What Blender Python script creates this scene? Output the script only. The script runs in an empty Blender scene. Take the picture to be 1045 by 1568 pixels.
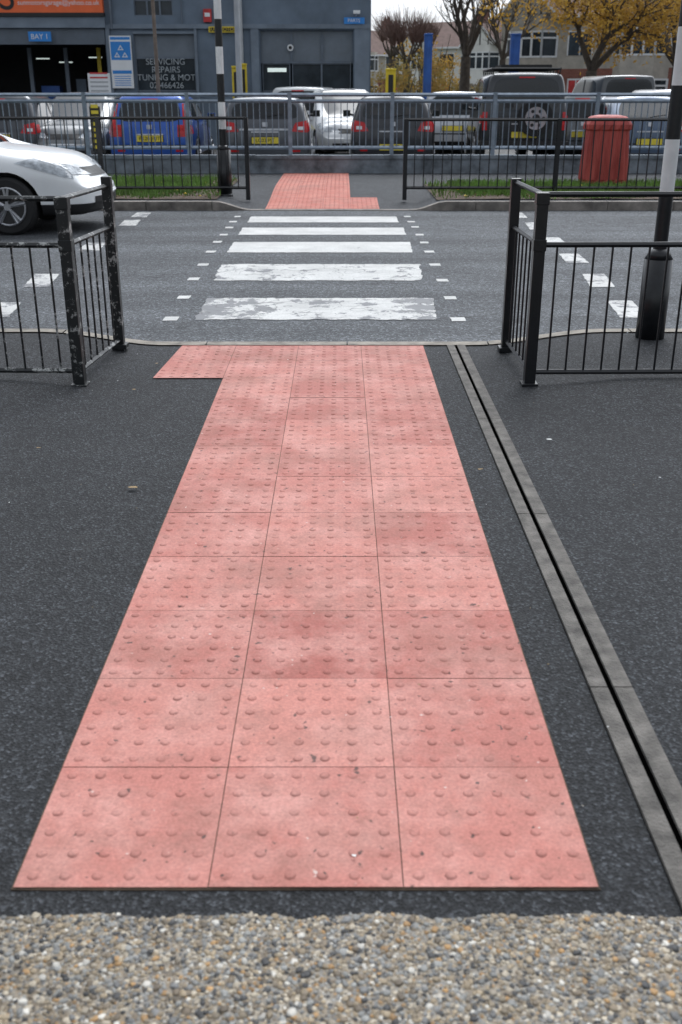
import bpy, bmesh, math, random
import numpy as np
from mathutils import Vector, Matrix, noise
from mathutils.bvhtree import BVHTree
random.seed(7); rng=np.random.default_rng(5)
scene=bpy.context.scene
TH=math.radians(22.5); F=1551.0; CH=1.508
# ---- surveying helpers: direction measured in the photo -> real position at a known depth / height
def ray(x,y):
    u=(x-522.5)/F; v=(784-y)/F
    return Vector((u, math.cos(TH)+v*math.sin(TH), -math.sin(TH)+v*math.cos(TH)))
def G(x,y,z=0.0):
    d=ray(x,y); t=(z-CH)/d.z
    return (d.x*t, d.y*t)
def A(x,y,D):
    d=ray(x,y); t=D/d.y
    return (d.x*t, CH+d.z*t)

# ---------------------------------------------------------------- materials
def newmat(name):
    m=bpy.data.materials.new(name); m.use_nodes=True
    nt=m.node_tree; b=nt.nodes['Principled BSDF']
    return m,nt,b
def N(nt,t,**k):
    n=nt.nodes.new(t)
    for a,v in k.items(): setattr(n,a,v)
    return n
def mixc(nt,fac,a,b,mode='MIX'):
    n=N(nt,'ShaderNodeMix',data_type='RGBA',blend_type=mode)
    for i,v in ((0,fac),(6,a),(7,b)):
        if hasattr(v,'links') or hasattr(v,'node'): nt.links.new(v,n.inputs[i])
        elif i==0: n.inputs[0].default_value=v
        else: n.inputs[i].default_value=(*v[:3],1)
    return n.outputs[2]
def ntex(nt,co,scale,detail=4,rough=.6):
    n=N(nt,'ShaderNodeTexNoise'); n.inputs['Scale'].default_value=scale; n.inputs['Detail'].default_value=detail
    n.inputs['Roughness'].default_value=rough; nt.links.new(co,n.inputs['Vector']); return n.outputs['Fac']
def vtex(nt,co,scale,feature='F1'):
    n=N(nt,'ShaderNodeTexVoronoi',feature=feature); n.inputs['Scale'].default_value=scale
    nt.links.new(co,n.inputs['Vector']); return n
def ramp(nt,fac,stops):
    n=N(nt,'ShaderNodeValToRGB'); cr=n.color_ramp
    while len(cr.elements)<len(stops): cr.elements.new(.5)
    for e,(p,c) in zip(cr.elements,stops):
        e.position=p; e.color=(c,c,c,1) if not isinstance(c,tuple) else (*c,1)
    nt.links.new(fac,n.inputs[0]); return n.outputs[0]
def bump(nt,b,h,strength,dist=.01):
    n=N(nt,'ShaderNodeBump'); n.inputs['Strength'].default_value=strength; n.inputs['Distance'].default_value=dist
    nt.links.new(h,n.inputs['Height']); nt.links.new(n.outputs[0],b.inputs['Normal'])
def OC(nt): return N(nt,'ShaderNodeTexCoord').outputs['Object']
def simple(name,col,rough=.6,metal=0,var=.25,scale=4,bmp=0,bscale=40,coat=0,emit=0,spec=.5):
    m,nt,b=newmat(name); co=OC(nt)
    f=ramp(nt,ntex(nt,co,scale,5),[(.3,0.),(.7,1.)])
    c=mixc(nt,f,tuple(x*(1-var) for x in col),tuple(min(1,x*(1+var)) for x in col))
    nt.links.new(c,b.inputs['Base Color']); b.inputs['Roughness'].default_value=rough; b.inputs['Metallic'].default_value=metal
    b.inputs['Coat Weight'].default_value=coat; b.inputs['Specular IOR Level'].default_value=spec
    if bmp: bump(nt,b,ntex(nt,co,bscale,4),bmp)
    if emit:
        b.inputs['Emission Color'].default_value=(*col,1); b.inputs['Emission Strength'].default_value=emit
    return m
def asphalt(name,dark,light,scale=170,patch=.25,tint=(.92,.99,1.10),rough=.8,cracks=False,bst=.5,wear=False):
    m,nt,b=newmat(name); co=OC(nt)
    v=vtex(nt,co,scale); sep=N(nt,'ShaderNodeSeparateColor'); nt.links.new(v.outputs['Color'],sep.inputs[0])
    f=ramp(nt,sep.outputs[0],[(.0,0.),(.55,.12),(.85,.45),(1.,1.)])
    c=mixc(nt,f,tuple(dark*t for t in tint),tuple(light*t for t in tint))
    p=ntex(nt,co,1.3,6,.65)
    c=mixc(nt,1.,c,ramp(nt,p,[(.3,1-patch),(.7,1+patch)]),'MULTIPLY')
    c=mixc(nt,1.,c,ramp(nt,ntex(nt,co,18,5,.7),[(.35,.76),(.7,1.25)]),'MULTIPLY')
    c=mixc(nt,1.,c,ramp(nt,ntex(nt,co,75,4,.7),[(.35,.6),(.68,1.5)]),'MULTIPLY')
    d=ramp(nt,ntex(nt,co,4,7,.75),[(.56,0.),(.75,.22)])
    c=mixc(nt,d,c,(light*1.1,light*1.08,light*1.05))
    if wear:
        mp=N(nt,'ShaderNodeMapping'); mp.inputs['Scale'].default_value=(.06,.9,1); nt.links.new(co,mp.inputs[0])
        c=mixc(nt,1.,c,ramp(nt,ntex(nt,mp.outputs[0],1.6,3),[(.35,.72),(.65,1.28)]),'MULTIPLY')
    if cracks:
        mp=N(nt,'ShaderNodeVectorMath',operation='ADD'); nn=N(nt,'ShaderNodeTexNoise'); nn.inputs['Scale'].default_value=3; nt.links.new(co,nn.inputs['Vector'])
        nt.links.new(co,mp.inputs[0]); nt.links.new(nn.outputs['Color'],mp.inputs[1])
        e=vtex(nt,mp.outputs[0],.5,'DISTANCE_TO_EDGE')
        k=ramp(nt,e.outputs['Distance'],[(.0,.6),(.009,0.)])
        c=mixc(nt,k,c,(.015,.015,.015))
    nt.links.new(c,b.inputs['Base Color']); b.inputs['Roughness'].default_value=rough
    b.inputs['Specular IOR Level'].default_value=.3
    bump(nt,b,v.outputs['Distance'],bst,.006)
    return m
M={}
M['pave']=asphalt('tarmac_pavement',.012,.078,150,.22,rough=.82)
M['road']=asphalt('road_asphalt',.050,.19,80,.2,tint=(.93,1.,1.09),cracks=True,wear=True,rough=.8)
M['far_pave']=asphalt('far_tarmac',.028,.10,100,.2)
M['lot']=asphalt('yard_concrete',.10,.2,60,.2,tint=(1.02,1,.97))
M['kerb']=simple('kerb_concrete',(.25,.225,.19),.85,var=.45,scale=9,bmp=.3,bscale=120)
M['fkerb']=simple('kerb_granite',(.20,.18,.16),.85,var=.5,scale=5,bmp=.3,bscale=90)
M['soil']=simple('soil',(.085,.058,.038),.95,var=.5,scale=12,bmp=.8,bscale=30)
M['grass']=simple('grass_blades',(.13,.235,.045),.7,var=.5,scale=3)
M['ground']=simple('ground_earth',(.09,.10,.06),.95,var=.3,scale=.2)
M['slot']=simple('slot_black',(.001,.001,.001),1.,spec=0)
M['black']=simple('black_paint',(.008,.009,.011),.32,var=.3,scale=30,bmp=.08,bscale=60)
M['white']=simple('white_paint',(.70,.71,.71),.45,var=.12,scale=6)
M['galv']=simple('galvanised_steel',(.22,.27,.33),.5,metal=.25,var=.25,scale=8)
m,nt,b=newmat('faded_red_plastic'); co=OC(nt)
mp=N(nt,'ShaderNodeMapping'); mp.inputs['Scale'].default_value=(1,1,.18); nt.links.new(co,mp.inputs[0])
c=mixc(nt,ramp(nt,ntex(nt,mp.outputs[0],9,6,.7),[(.35,0.),(.65,1.)]),(.27,.03,.026),(.52,.09,.075))
nt.links.new(c,b.inputs['Base Color']); b.inputs['Roughness'].default_value=.6; bump(nt,b,ntex(nt,co,10,4),.3); M['bin']=m
M['wallgrey']=simple('garage_render',(.135,.175,.225),.8,var=.25,scale=.9,bmp=.25,bscale=30)
M['walllight']=simple('garage_trim',(.18,.22,.27),.8,var=.2,scale=2)
M['frame']=simple('window_frame',(.13,.16,.20),.6,var=.2,scale=3)
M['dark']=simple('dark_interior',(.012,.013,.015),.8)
M['glass']=simple('dark_glass',(.012,.015,.018),.05,var=.3,scale=1)
M['glass2']=simple('window_glass',(.03,.04,.05),.08,var=.5,scale=1.3)
M['shutter']=simple('roller_shutter',(.15,.18,.215),.55,var=.15,scale=2)
M['orange']=simple('orange_sign',(.85,.15,.04),.5,var=.06)
M['blue']=simple('blue_paint',(.02,.09,.33),.5,var=.2)
M['signblue']=simple('sign_blue',(.03,.24,.66),.5,var=.06)
M['signwhite']=simple('sign_white',(.78,.8,.82),.5,var=.05)
M['winwhite']=simple('window_lettering',(.36,.40,.43),.6,var=.3,scale=6)
M['yellow']=simple('yellow_paint',(.75,.56,.03),.5,var=.15)
M['plate']=simple('plate_yellow',(.80,.64,.06),.5,var=.05)
M['red']=simple('red_box',(.55,.04,.04),.5)
M['pipe']=simple('grey_pole',(.42,.44,.46),.5,var=.12)
M['rust']=simple('brown_pole',(.18,.14,.11),.7,var=.3,scale=8)
M['bark']=simple('bark',(.085,.07,.057),.95,var=.4,scale=6,bmp=.5,bscale=25)
M['twig']=simple('twigs',(.15,.095,.08),.95,var=.3,scale=3)
def brickmat(name,c1,c2,mort):
    m,nt,b=newmat(name); co=OC(nt)
    sx=N(nt,'ShaderNodeSeparateXYZ'); nt.links.new(co,sx.inputs[0]); ad=N(nt,'ShaderNodeMath',operation='ADD'); nt.links.new(sx.outputs[0],ad.inputs[0]); nt.links.new(sx.outputs[1],ad.inputs[1])
    cb=N(nt,'ShaderNodeCombineXYZ'); nt.links.new(ad.outputs[0],cb.inputs[0]); nt.links.new(sx.outputs[2],cb.inputs[1])
    br=N(nt,'ShaderNodeTexBrick'); nt.links.new(cb.outputs[0],br.inputs['Vector']); br.inputs['Scale'].default_value=1; br.inputs['Brick Width'].default_value=.225; br.inputs['Row Height'].default_value=.075; br.inputs['Mortar Size'].default_value=.008
    br.inputs['Color1'].default_value=(*c1,1); br.inputs['Color2'].default_value=(*c2,1); br.inputs['Mortar'].default_value=(*mort,1)
    c=mixc(nt,1.,br.outputs['Color'],ramp(nt,ntex(nt,co,1.5,5),[(.3,.75),(.7,1.2)]),'MULTIPLY')
    nt.links.new(c,b.inputs['Base Color']); b.inputs['Roughness'].default_value=.85; return m
M['brick']=brickmat('red_brick',(.30,.09,.06),(.22,.065,.045),(.25,.2,.17))
M['roof']=simple('roof_tiles',(.14,.085,.07),.85,var=.3,scale=3)
M['render']=simple('house_render',(.72,.72,.70),.85,var=.1,scale=1)
M['pebbledash']=simple('pebbledash',(.45,.42,.37),.9,var=.2,scale=2)
M['tyre']=simple('tyre',(.015,.015,.016),.8)
M['rim']=simple('alloy',(.42,.43,.45),.3,metal=.8)
M['trim']=simple('black_trim',(.014,.014,.015),.55)
M['taillight']=simple('tail_light',(.50,.012,.015),.15,var=.3,scale=14)
M['headlight']=simple('head_light',(.40,.43,.46),.08,var=.5,scale=14)
M['lamp']=simple('lit_window',(.65,.75,.72),.5,emit=.7,var=.3,scale=6)
M['leafdead']=simple('dead_leaf',(.22,.15,.07),.8,var=.5,scale=30)
M['litter']=simple('litter_white',(.7,.7,.68),.7)
def leafmat(name,a,b,c,sc=.9):
    m,nt,bs=newmat(name); co=OC(nt)
    f=ntex(nt,co,sc,3); col=mixc(nt,ramp(nt,f,[(.35,0.),(.65,1.)]),a,b)
    g=ntex(nt,co,6,2); col=mixc(nt,ramp(nt,g,[(.45,0.),(.7,.8)]),col,c)
    nt.links.new(col,bs.inputs['Base Color']); bs.inputs['Roughness'].default_value=.8
    tr=N(nt,'ShaderNodeBsdfTranslucent'); nt.links.new(col,tr.inputs[0]); ms=N(nt,'ShaderNodeMixShader'); ms.inputs[0].default_value=.4
    nt.links.new(bs.outputs[0],ms.inputs[1]); nt.links.new(tr.outputs[0],ms.inputs[2]); nt.links.new(ms.outputs[0],nt.nodes['Material Output'].inputs[0])
    return m
M['leafy']=leafmat('autumn_leaves',(.56,.33,.045),(.30,.17,.03),(.66,.42,.07))
M['leafg']=leafmat('shrub_leaves',(.17,.18,.06),(.38,.22,.05),(.45,.28,.06),.6)
M['leafd']=leafmat('distant_leaves',(.15,.14,.10),(.20,.15,.10),(.18,.18,.14),.3)
m,nt,b=newmat('worn_black_paint'); co=OC(nt)
f=ramp(nt,ntex(nt,co,16,9,.78),[(.545,0.),(.585,1.)])
c=mixc(nt,f,(.009,.011,.012),(.33,.34,.33)); nt.links.new(c,b.inputs['Base Color']); b.inputs['Roughness'].default_value=.42
M['worn']=m
def N_map(nt,v,a,b_):
    n=N(nt,'ShaderNodeMapRange'); n.inputs[1].default_value=a; n.inputs[2].default_value=b_; nt.links.new(v,n.inputs[0]); return n.outputs[0]
def marking(name,th,crack=True,base=.66,grad=0):
    m,nt,b=newmat(name); co=OC(nt)
    nz=ntex(nt,co,4.0,9,.72)
    if grad:
        sx=N(nt,'ShaderNodeSeparateXYZ'); nt.links.new(co,sx.inputs[0])
        gr=ramp(nt,N_map(nt,sx.outputs[0],-1.1,.75),[(0.,grad),(.26,.03),(.55,0.),(1.,grad*.7)])
        ad=N(nt,'ShaderNodeMath',operation='ADD'); nt.links.new(nz,ad.inputs[0]); nt.links.new(gr,ad.inputs[1]); nz=ad.outputs[0]
    f=ramp(nt,nz,[(th,0.),(th+.025,.9)])
    g=ramp(nt,ntex(nt,co,2.5,6,.65),[(.3,base*.72),(.7,base*1.05)])
    g=mixc(nt,1.,g,(1.,1.,.97),'MULTIPLY')
    c=mixc(nt,f,g,(.13,.135,.145))
    fine=ramp(nt,ntex(nt,co,60,4,.8),[(.52,0.),(.68,.6)]); c=mixc(nt,fine,c,(.17,.175,.18))
    if crack:
        nn=N(nt,'ShaderNodeTexNoise'); nn.inputs['Scale'].default_value=2.5; nt.links.new(co,nn.inputs['Vector'])
        ad=N(nt,'ShaderNodeVectorMath',operation='ADD'); nt.links.new(co,ad.inputs[0]); nt.links.new(nn.outputs['Color'],ad.inputs[1])
        e=vtex(nt,ad.outputs[0],2.0,'DISTANCE_TO_EDGE')
        c=mixc(nt,ramp(nt,e.outputs['Distance'],[(0.,.75),(.018,0.)]),c,(.09,.09,.09))
    nt.links.new(c,b.inputs['Base Color']); b.inputs['Roughness'].default_value=.7
    return m
M['mark_worn']=marking('marking_worn',.555,True,.58,.15); M['mark_mid']=marking('marking_mid',.575,True,.57,.06); M['mark']=marking('marking',.64,False,.58)
def tilemat(name,lo,hi,dust):
    m,nt,b=newmat(name); co=OC(nt)
    at=N(nt,'ShaderNodeAttribute',attribute_name='tone')
    c=mixc(nt,at.outputs['Fac'],lo,hi)
    f=ramp(nt,ntex(nt,co,3.6,7,.68),[(.42,0.),(.66,.75)]); c=mixc(nt,f,c,dust)
    f=ramp(nt,ntex(nt,co,2.2,6,.65),[(.48,0.),(.70,.6)]); c=mixc(nt,f,c,(.29,.13,.10))
    f=ramp(nt,ntex(nt,co,11,6,.75),[(.50,0.),(.72,.5)]); c=mixc(nt,f,c,(.26,.12,.095))
    f=ramp(nt,ntex(nt,co,120,3,.7),[(.3,.80),(.7,1.17)]); c=mixc(nt,1.,c,f,'MULTIPLY')
    at2=N(nt,'ShaderNodeAttribute',attribute_name='grime')
    gm=N(nt,'ShaderNodeMath',operation='MULTIPLY'); nt.links.new(at2.outputs['Fac'],gm.inputs[0]); nt.links.new(ramp(nt,ntex(nt,co,14,4),[(.35,.1),(.65,1.)]),gm.inputs[1])
    c=mixc(nt,gm.outputs[0],c,(.21,.08,.065))
    f=ramp(nt,ntex(nt,co,38,3,.5),[(.68,0.),(.72,.85)]); c=mixc(nt,f,c,(.07,.045,.04))
    f=ramp(nt,ntex(nt,co,47,2,.5),[(.75,0.),(.78,.8)]); c=mixc(nt,f,c,(.6,.5,.45))
    nt.links.new(c,b.inputs['Base Color']); b.inputs['Roughness'].default_value=.8
    bump(nt,b,ntex(nt,co,160,3),.3,.003)
    return m
M['tile']=tilemat('tactile_tile',(.37,.115,.092),(.53,.215,.175),(.60,.31,.265))
M['tilefar']=tilemat('tactile_tile_red',(.46,.12,.085),(.54,.17,.12),(.55,.23,.18))
def pebmat(name,attr):
    m,nt,b=newmat(name); co=OC(nt)
    if attr:
        a=N(nt,'ShaderNodeAttribute',attribute_name='pc'); c=a.outputs['Color']
        c=mixc(nt,1.,c,ramp(nt,ntex(nt,co,300,3),[(.3,.75),(.7,1.2)]),'MULTIPLY')
        c=mixc(nt,1.,c,ramp(nt,ntex(nt,co,7,4),[(.35,.72),(.65,1.15)]),'MULTIPLY')
    else:
        v=vtex(nt,co,95); s=N(nt,'ShaderNodeSeparateColor'); nt.links.new(v.outputs['Color'],s.inputs[0])
        c=ramp(nt,s.outputs[0],[(0.,(.06,.055,.05)),(.3,(.24,.18,.11)),(.6,(.22,.21,.19)),(.8,(.33,.28,.2)),(1.,(.45,.41,.35))])
        c=mixc(nt,ramp(nt,v.outputs['Distance'],[(.3,0.),(.7,.6)]),c,(.11,.09,.062)); bump(nt,b,v.outputs['Distance'],-.8,.01)
    nt.links.new(c,b.inputs['Base Color']); b.inputs['Roughness'].default_value=.6
    return m
M['peb']=pebmat('aggregate_stones',True); M['resin']=pebmat('resin_bound_gravel',False)

# ---------------------------------------------------------------- mesh builder
class MB:
    def __init__(s): s.v=[];s.f=[];s.m=[];s.mats=[]
    def mi(s,k):
        if k not in s.mats: s.mats.append(k)
        return s.mats.index(k)
    def poly(s,pts,mat):
        n=len(s.v); s.v+= [tuple(p) for p in pts]; s.f.append(list(range(n,n+len(pts)))); s.m.append(s.mi(mat))
    def box(s,x0,x1,y0,y1,z0,z1,mat):
        n=len(s.v); s.v+=[(x,y,z) for z in (z0,z1) for y in (y0,y1) for x in (x0,x1)]
        for q in ((0,2,3,1),(4,5,7,6),(0,1,5,4),(2,6,7,3),(0,4,6,2),(1,3,7,5)):
            s.f.append([n+i for i in q]); s.m.append(s.mi(mat))
    def tube(s,p0,p1,r0,r1,n,mat,cap=True,phase=0):
        p0=Vector(p0);p1=Vector(p1);d=(p1-p0)
        if d.length<1e-6:return
        d.normalize(); a=d.orthogonal() if abs(d.z)<.9 else Vector((1,0,0)); a=(a-d*a.dot(d)).normalized(); b=d.cross(a)
        k=len(s.v)
        for p,r in((p0,r0),(p1,r1)):
            for i in range(n):
                t=2*math.pi*i/n+phase; s.v.append(tuple(p+a*math.cos(t)*r+b*math.sin(t)*r))
        for i in range(n):
            j=(i+1)%n; s.f.append([k+i,k+j,k+n+j,k+n+i]); s.m.append(s.mi(mat))
        if cap:
            s.f.append([k+i for i in range(n)][::-1]); s.m.append(s.mi(mat)); s.f.append([k+n+i for i in range(n)]); s.m.append(s.mi(mat))
    def bar(s,p0,p1,w,mat):
        s.tube(p0,p1,w*.707,w*.707,4,mat,phase=math.pi/4)
    def build(s,name,loc=(0,0,0),rot=0,parent=None,smooth=False,bevel=0):
        me=bpy.data.meshes.new(name); me.from_pydata(s.v,[],s.f)
        for k in s.mats: me.materials.append(M[k] if isinstance(k,str) else k)
        me.polygons.foreach_set('material_index',s.m)
        if smooth: me.polygons.foreach_set('use_smooth',[True]*len(me.polygons))
        me.update(); o=bpy.data.objects.new(name,me); scene.collection.objects.link(o)
        o.location=loc; o.rotation_euler=(0,0,rot)
        if parent: o.parent=parent
        if bevel:
            b=o.modifiers.new('b','BEVEL'); b.width=bevel; b.segments=2; b.limit_method='ANGLE'
        return o
def empty(name,loc=(0,0,0),rot=0):
    e=bpy.data.objects.new(name,None); e.location=loc; e.rotation_euler=(0,0,rot); scene.collection.objects.link(e); return e
def text(name,s,size,loc,parent,mat,rotz=0,align='CENTER'):
    c=bpy.data.curves.new(name,'FONT'); c.body=s; c.size=size; c.align_x=align; c.align_y='CENTER'; c.materials.append(M[mat]); c.space_line=.9
    o=bpy.data.objects.new(name,c); o.location=loc; o.rotation_euler=(math.pi/2,0,rotz); scene.collection.objects.link(o); o.parent=parent; return o
def sm(a,b,x):
    t=max(0,min(1,(x-a)/(b-a))); return t*t*(3-2*t)
def sheet(name,xs,ys,zf,mat):
    mb=MB(); mb.v=[(x,y,zf(x,y)) for y in ys for x in xs]; n=len(xs); mb.mi(mat)
    for j in range(len(ys)-1):
        for i in range(n-1): mb.f.append([j*n+i,j*n+i+1,(j+1)*n+i+1,(j+1)*n+i]); mb.m.append(0)
    return mb.build(name,smooth=True)
# ---------------------------------------------------------------- ground levels
def zn(x,y):
    e=max(sm(.85,1.7,x),sm(1.15,1.9,-x)); return .085*e*sm(4.6,6.3,y)
def zf(x,y):
    e=max(sm(1.0,1.45,x),sm(1.25,1.75,-x)); return .11*max(e,sm(14.7,17.5,y))
xs=[-60,-30,-15,-8,-5,-4]+list(np.arange(-3.2,3.3,.1))+[4,5,8,15,30,60]
sheet('ground',[-600,600],[-200,900],lambda x,y:-.06,'ground')
sheet('near_pavement',xs,[-15,-5,0,1,2,3,4]+list(np.arange(4.4,6.44,.12))+[6.43],zn,'pave')
sheet('road',[-90,-20,20,90],[6.50,9,12,14.56],lambda x,y:0,'road')
sheet('far_pavement',xs,[14.64]+list(np.arange(15,17.8,.25))+[20.2],zf,'far_pave')
sheet('garage_forecourt',[-60,60],[20.1,60],lambda x,y:.02,'lot')
def kerb(name,y0,y1,zfun,mat,seg):
    mb=MB(); x=-40
    while x<40:
        x1=x+seg; g=.004
        pts=[x+g]+[a for a in np.arange(x+.1,x1-.05,.1)]+[x1-g] if abs(x)<6 else [x+g,x1-g]
        for a,b2 in zip(pts[:-1],pts[1:]):
            za=zfun(a)+.008; zb=zfun(b2)+.008
            mb.poly([(a,y0,za),(b2,y0,zb),(b2,y1,zb),(a,y1,za)],mat)
            yy=y0 if name=='far_kerb' else y1
            mb.poly([(a,yy,-.05),(b2,yy,-.05),(b2,yy,zb),(a,yy,za)],mat)
        x=x1
    return mb.build(name)
kerb('near_kerb',6.43,6.525,lambda x:zn(x,6.4),'kerb',.91)
kerb('far_kerb',14.52,14.66,lambda x:zf(x,14.6),'fkerb',.91)
# ---------------------------------------------------------------- tactile paving
def tactile(name,tiles,zfun,nseg,hz=.006,mat='tile'):
    V=[];Fc=[];T=[];Gm=[]
    prof=[(.0132,0.),(.0108,.0025),(.0070,.0037)]
    for (x0,y0,x1,y1,tone,xl) in tiles:
        g=.0012; tz=random.uniform(-.0008,.0008)
        def addq(ps,t,gr=0.):
            n=len(V); V.extend(ps); T.extend([t]*len(ps)); Gm.extend([gr]*len(ps)); Fc.append(list(range(n,n+len(ps))))
        k=2
        for a in range(k):
            ya=y0+g+(y1-y0-2*g)*a/k; yb=y0+g+(y1-y0-2*g)*(a+1)/k
            L=lambda yy:(x0+g) if xl is None else max(x0+g, xl(yy))
            addq([(L(ya),ya,zfun(L(ya),ya)+hz+tz),(x1-g,ya,zfun(x1,ya)+hz+tz),(x1-g,yb,zfun(x1,yb)+hz+tz),(L(yb),yb,zfun(L(yb),yb)+hz+tz)],tone)
        p=.4/6
        nx=int(round((x1-x0)/p)); ny=int(round((y1-y0)/p))
        for i in range(nx):
            for j in range(ny):
                cx=x0+(i+.5)*p; cy=y0+(j+.5)*p
                if xl is not None and cx<xl(cy)+.02: continue
                z=zfun(cx,cy)+hz+tz; n=len(V); wear=random.uniform(.45,1.); gk=random.uniform(.4,1.)
                for r,h in prof:
                    for q in range(nseg):
                        a=2*math.pi*q/nseg; rr=r*(1+random.uniform(-.06,.06)); V.append((cx+rr*math.cos(a),cy+rr*math.sin(a),z+h*wear)); T.append(tone); Gm.append(gk*(.5 if h==0 else (.7 if h<.003 else .3)))
                for l in range(len(prof)-1):
                    for q in range(nseg):
                        q2=(q+1)%nseg; Fc.append([n+l*nseg+q,n+l*nseg+q2,n+(l+1)*nseg+q2,n+(l+1)*nseg+q])
                Fc.append([n+(len(prof)-1)*nseg+q for q in range(nseg)])
    me=bpy.data.meshes.new(name); me.from_pydata(V,[],Fc); me.materials.append(M[mat])
    me.polygons.foreach_set('use_smooth',[True]*len(me.polygons))
    a=me.attributes.new('tone','FLOAT','POINT'); a.data.foreach_set('value',T)
    a=me.attributes.new('grime','FLOAT','POINT'); a.data.foreach_set('value',Gm)
    o=bpy.data.objects.new(name,me); scene.collection.objects.link(o)
    return o
tiles=[]
tones={(0,0):.6,(1,0):.5,(2,0):.65,(0,1):.7,(1,1):1.0,(2,1):.4,(0,2):.35,(1,2):-.1,(2,2):.25,(0,3):.65,(1,3):.7,(2,3):.9}
for j in range(12):
    for i in range(3):
        x0=-.672+.4*i; y0=1.62+.4*j
        tiles.append((x0,y0,x0+.4,y0+.4,tones.get((i,j),random.uniform(.1,1.)),None))
for j in (10,11):
    y0=1.62+.4*j
    tiles.append((-1.072,y0,-.672,y0+.4,random.uniform(.3,.5),lambda y:-1.072+(y-5.62)*.065))
tactile('tactile_paving',tiles,lambda x,y:zn(x,y),12)
ft=[]
for j in range(13):
    for i in range(3):
        x0=-1.06+.4*i; y0=14.68+.4*j
        ft.append((x0,y0,x0+.4,y0+.4,random.uniform(.1,.8),None))
for j in range(3):
    ft.append((.14,14.68+.4*j,.54,15.08+.4*j,random.uniform(.1,.5),None))
tactile('tactile_paving',ft,zf,6,.008,'tilefar')
mb=MB(); mb.box(-.675,.531,1.617,6.425,-.02,.003,'soil'); mb.build('paving_joints')
# ---------------------------------------------------------------- drainage channel
M['drain']=simple('drain_concrete',(.13,.12,.108),.85,var=.5,scale=14,bmp=.8,bscale=110)
mb=MB()
ys=[-.1,1.14,2.37,3.60,4.83,5.9,6.42]
for a,b2 in zip(ys[:-1],ys[1:]):
    g=.0025
    for sx in ((.680,.727),(.745,.795)):
        mb.box(sx[0],sx[1],a+g,b2-g,-.03,.010,'drain')
mb.box(.678,.797,-.1,6.42,-.035,.001,'slot')
mb.build('drainage_channel')
# ---------------------------------------------------------------- exposed aggregate
def eline(x): return 1.545+.014*noise.noise((x*7,0,0))+.010*noise.noise((x*30,3,0))
mb=MB(); mb.mi('resin')
ex=list(np.arange(-3,3.01,.02))
for a,b2 in zip(ex[:-1],ex[1:]):
    mb.poly([(a,-3,.004),(b2,-3,.004),(b2,eline(b2),.004),(a,eline(a),.004)],'resin')
mb.build('gravel_surface')
bm=bmesh.new(); bmesh.ops.create_icosphere(bm,subdivisions=2,radius=1); bv=np.array([v.co[:] for v in bm.verts]); bf=np.array([[v.index for v in f.verts] for f in bm.faces]); bm.free()
pts=[]
s=.0080
for iy,y in enumerate(np.arange(1.12,1.575,s*.86)):
    for x in np.arange(-.82,.84,s):
        px=x+(iy%2)*s/2+random.uniform(-.45,.45)*s; py=y+random.uniform(-.45,.45)*s
        if py<eline(px): pts.append((px,py))
pts=np.array(pts); n=len(pts)
pal=np.array([(.30,.235,.15),(.42,.36,.27),(.24,.24,.225),(.17,.17,.165),(.36,.21,.08),(.04,.04,.04),(.58,.55,.49),(.15,.115,.075),(.27,.215,.14)])
pw=np.array([.17,.12,.16,.13,.05,.13,.05,.10,.09])
cols=pal[rng.choice(len(pal),n,p=pw/pw.sum())]*rng.uniform(.65,1.2,(n,1))
base=np.where(rng.random((n,1))<.15,rng.uniform(.0055,.0082,(n,1)),rng.uniform(.0022,.0052,(n,1)))
sc=base*rng.uniform(.75,1.25,(n,3)); sc[:,2]=sc[:,2]*.30
jit=1+rng.normal(0,.13,(n,len(bv),1))
ang=rng.uniform(0,6.28,n); ca,sa=np.cos(ang)[:,None],np.sin(ang)[:,None]
vv=bv[None]*jit*sc[:,None,:]
X=vv[...,0]*ca-vv[...,1]*sa+pts[:,0:1]; Y=vv[...,0]*sa+vv[...,1]*ca+pts[:,1:2]; Z=vv[...,2]+.004+rng.uniform(-.0008,.0008,(n,1))
V=np.stack([X,Y,Z],-1).reshape(-1,3); Fa=(bf[None]+np.arange(n)[:,None,None]*len(bv)).reshape(-1,3)
me=bpy.data.meshes.new('gravel_stones'); me.vertices.add(len(V)); me.vertices.foreach_set('co',V.ravel())
me.loops.add(Fa.size); me.loops.foreach_set('vertex_index',Fa.ravel().astype(np.int32)); me.polygons.add(len(Fa)); me.polygons.foreach_set('loop_start',np.arange(0,Fa.size,3,dtype=np.int32))
me.update(calc_edges=True)
a=me.attributes.new('pc','FLOAT_COLOR','POINT'); cc=np.ones((len(V),4)); cc[:,:3]=np.repeat(cols,len(bv),0); a.data.foreach_set('color',cc.ravel())
me.materials.append(M['peb']); o=bpy.data.objects.new('gravel_stones',me); scene.collection.objects.link(o)
# ---------------------------------------------------------------- road markings
def marks(name,polys,mat,z=.004,rag=.012):
    mb=MB()
    for p in polys:
        pts=[]
        for i in range(len(p)):
            a=Vector(p[i]); b_=Vector(p[(i+1)%len(p)]); k=max(2,int((b_-a).length/.05))
            for q in range(k):
                t=a.lerp(b_,q/k); nn=noise.noise((t.x*14,t.y*14,1.7))*rag; d=(b_-a).normalized()
                pts.append((t.x-d.y*nn,t.y+d.x*nn,z))
        mb.poly(pts,mat)
    return mb.build(name)
def Q(*p): return [G(*q) for q in p]
marks('zebra_stripe',[Q((299,490),(669,490),(664,457),(318,457))],'mark_worn',rag=.03)
marks('zebra_stripe',[Q((327,430),(646,430),(643,405),(340,405))],'mark_mid',rag=.03)
marks('zebra_stripe',[Q((348,387),(632,387),(628,371),(358,371)),Q((365,360),(622,360),(618,349),(372,349)),Q((379,341),(611,341),(607,332),(385,332))],'mark')
sq=[]
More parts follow.
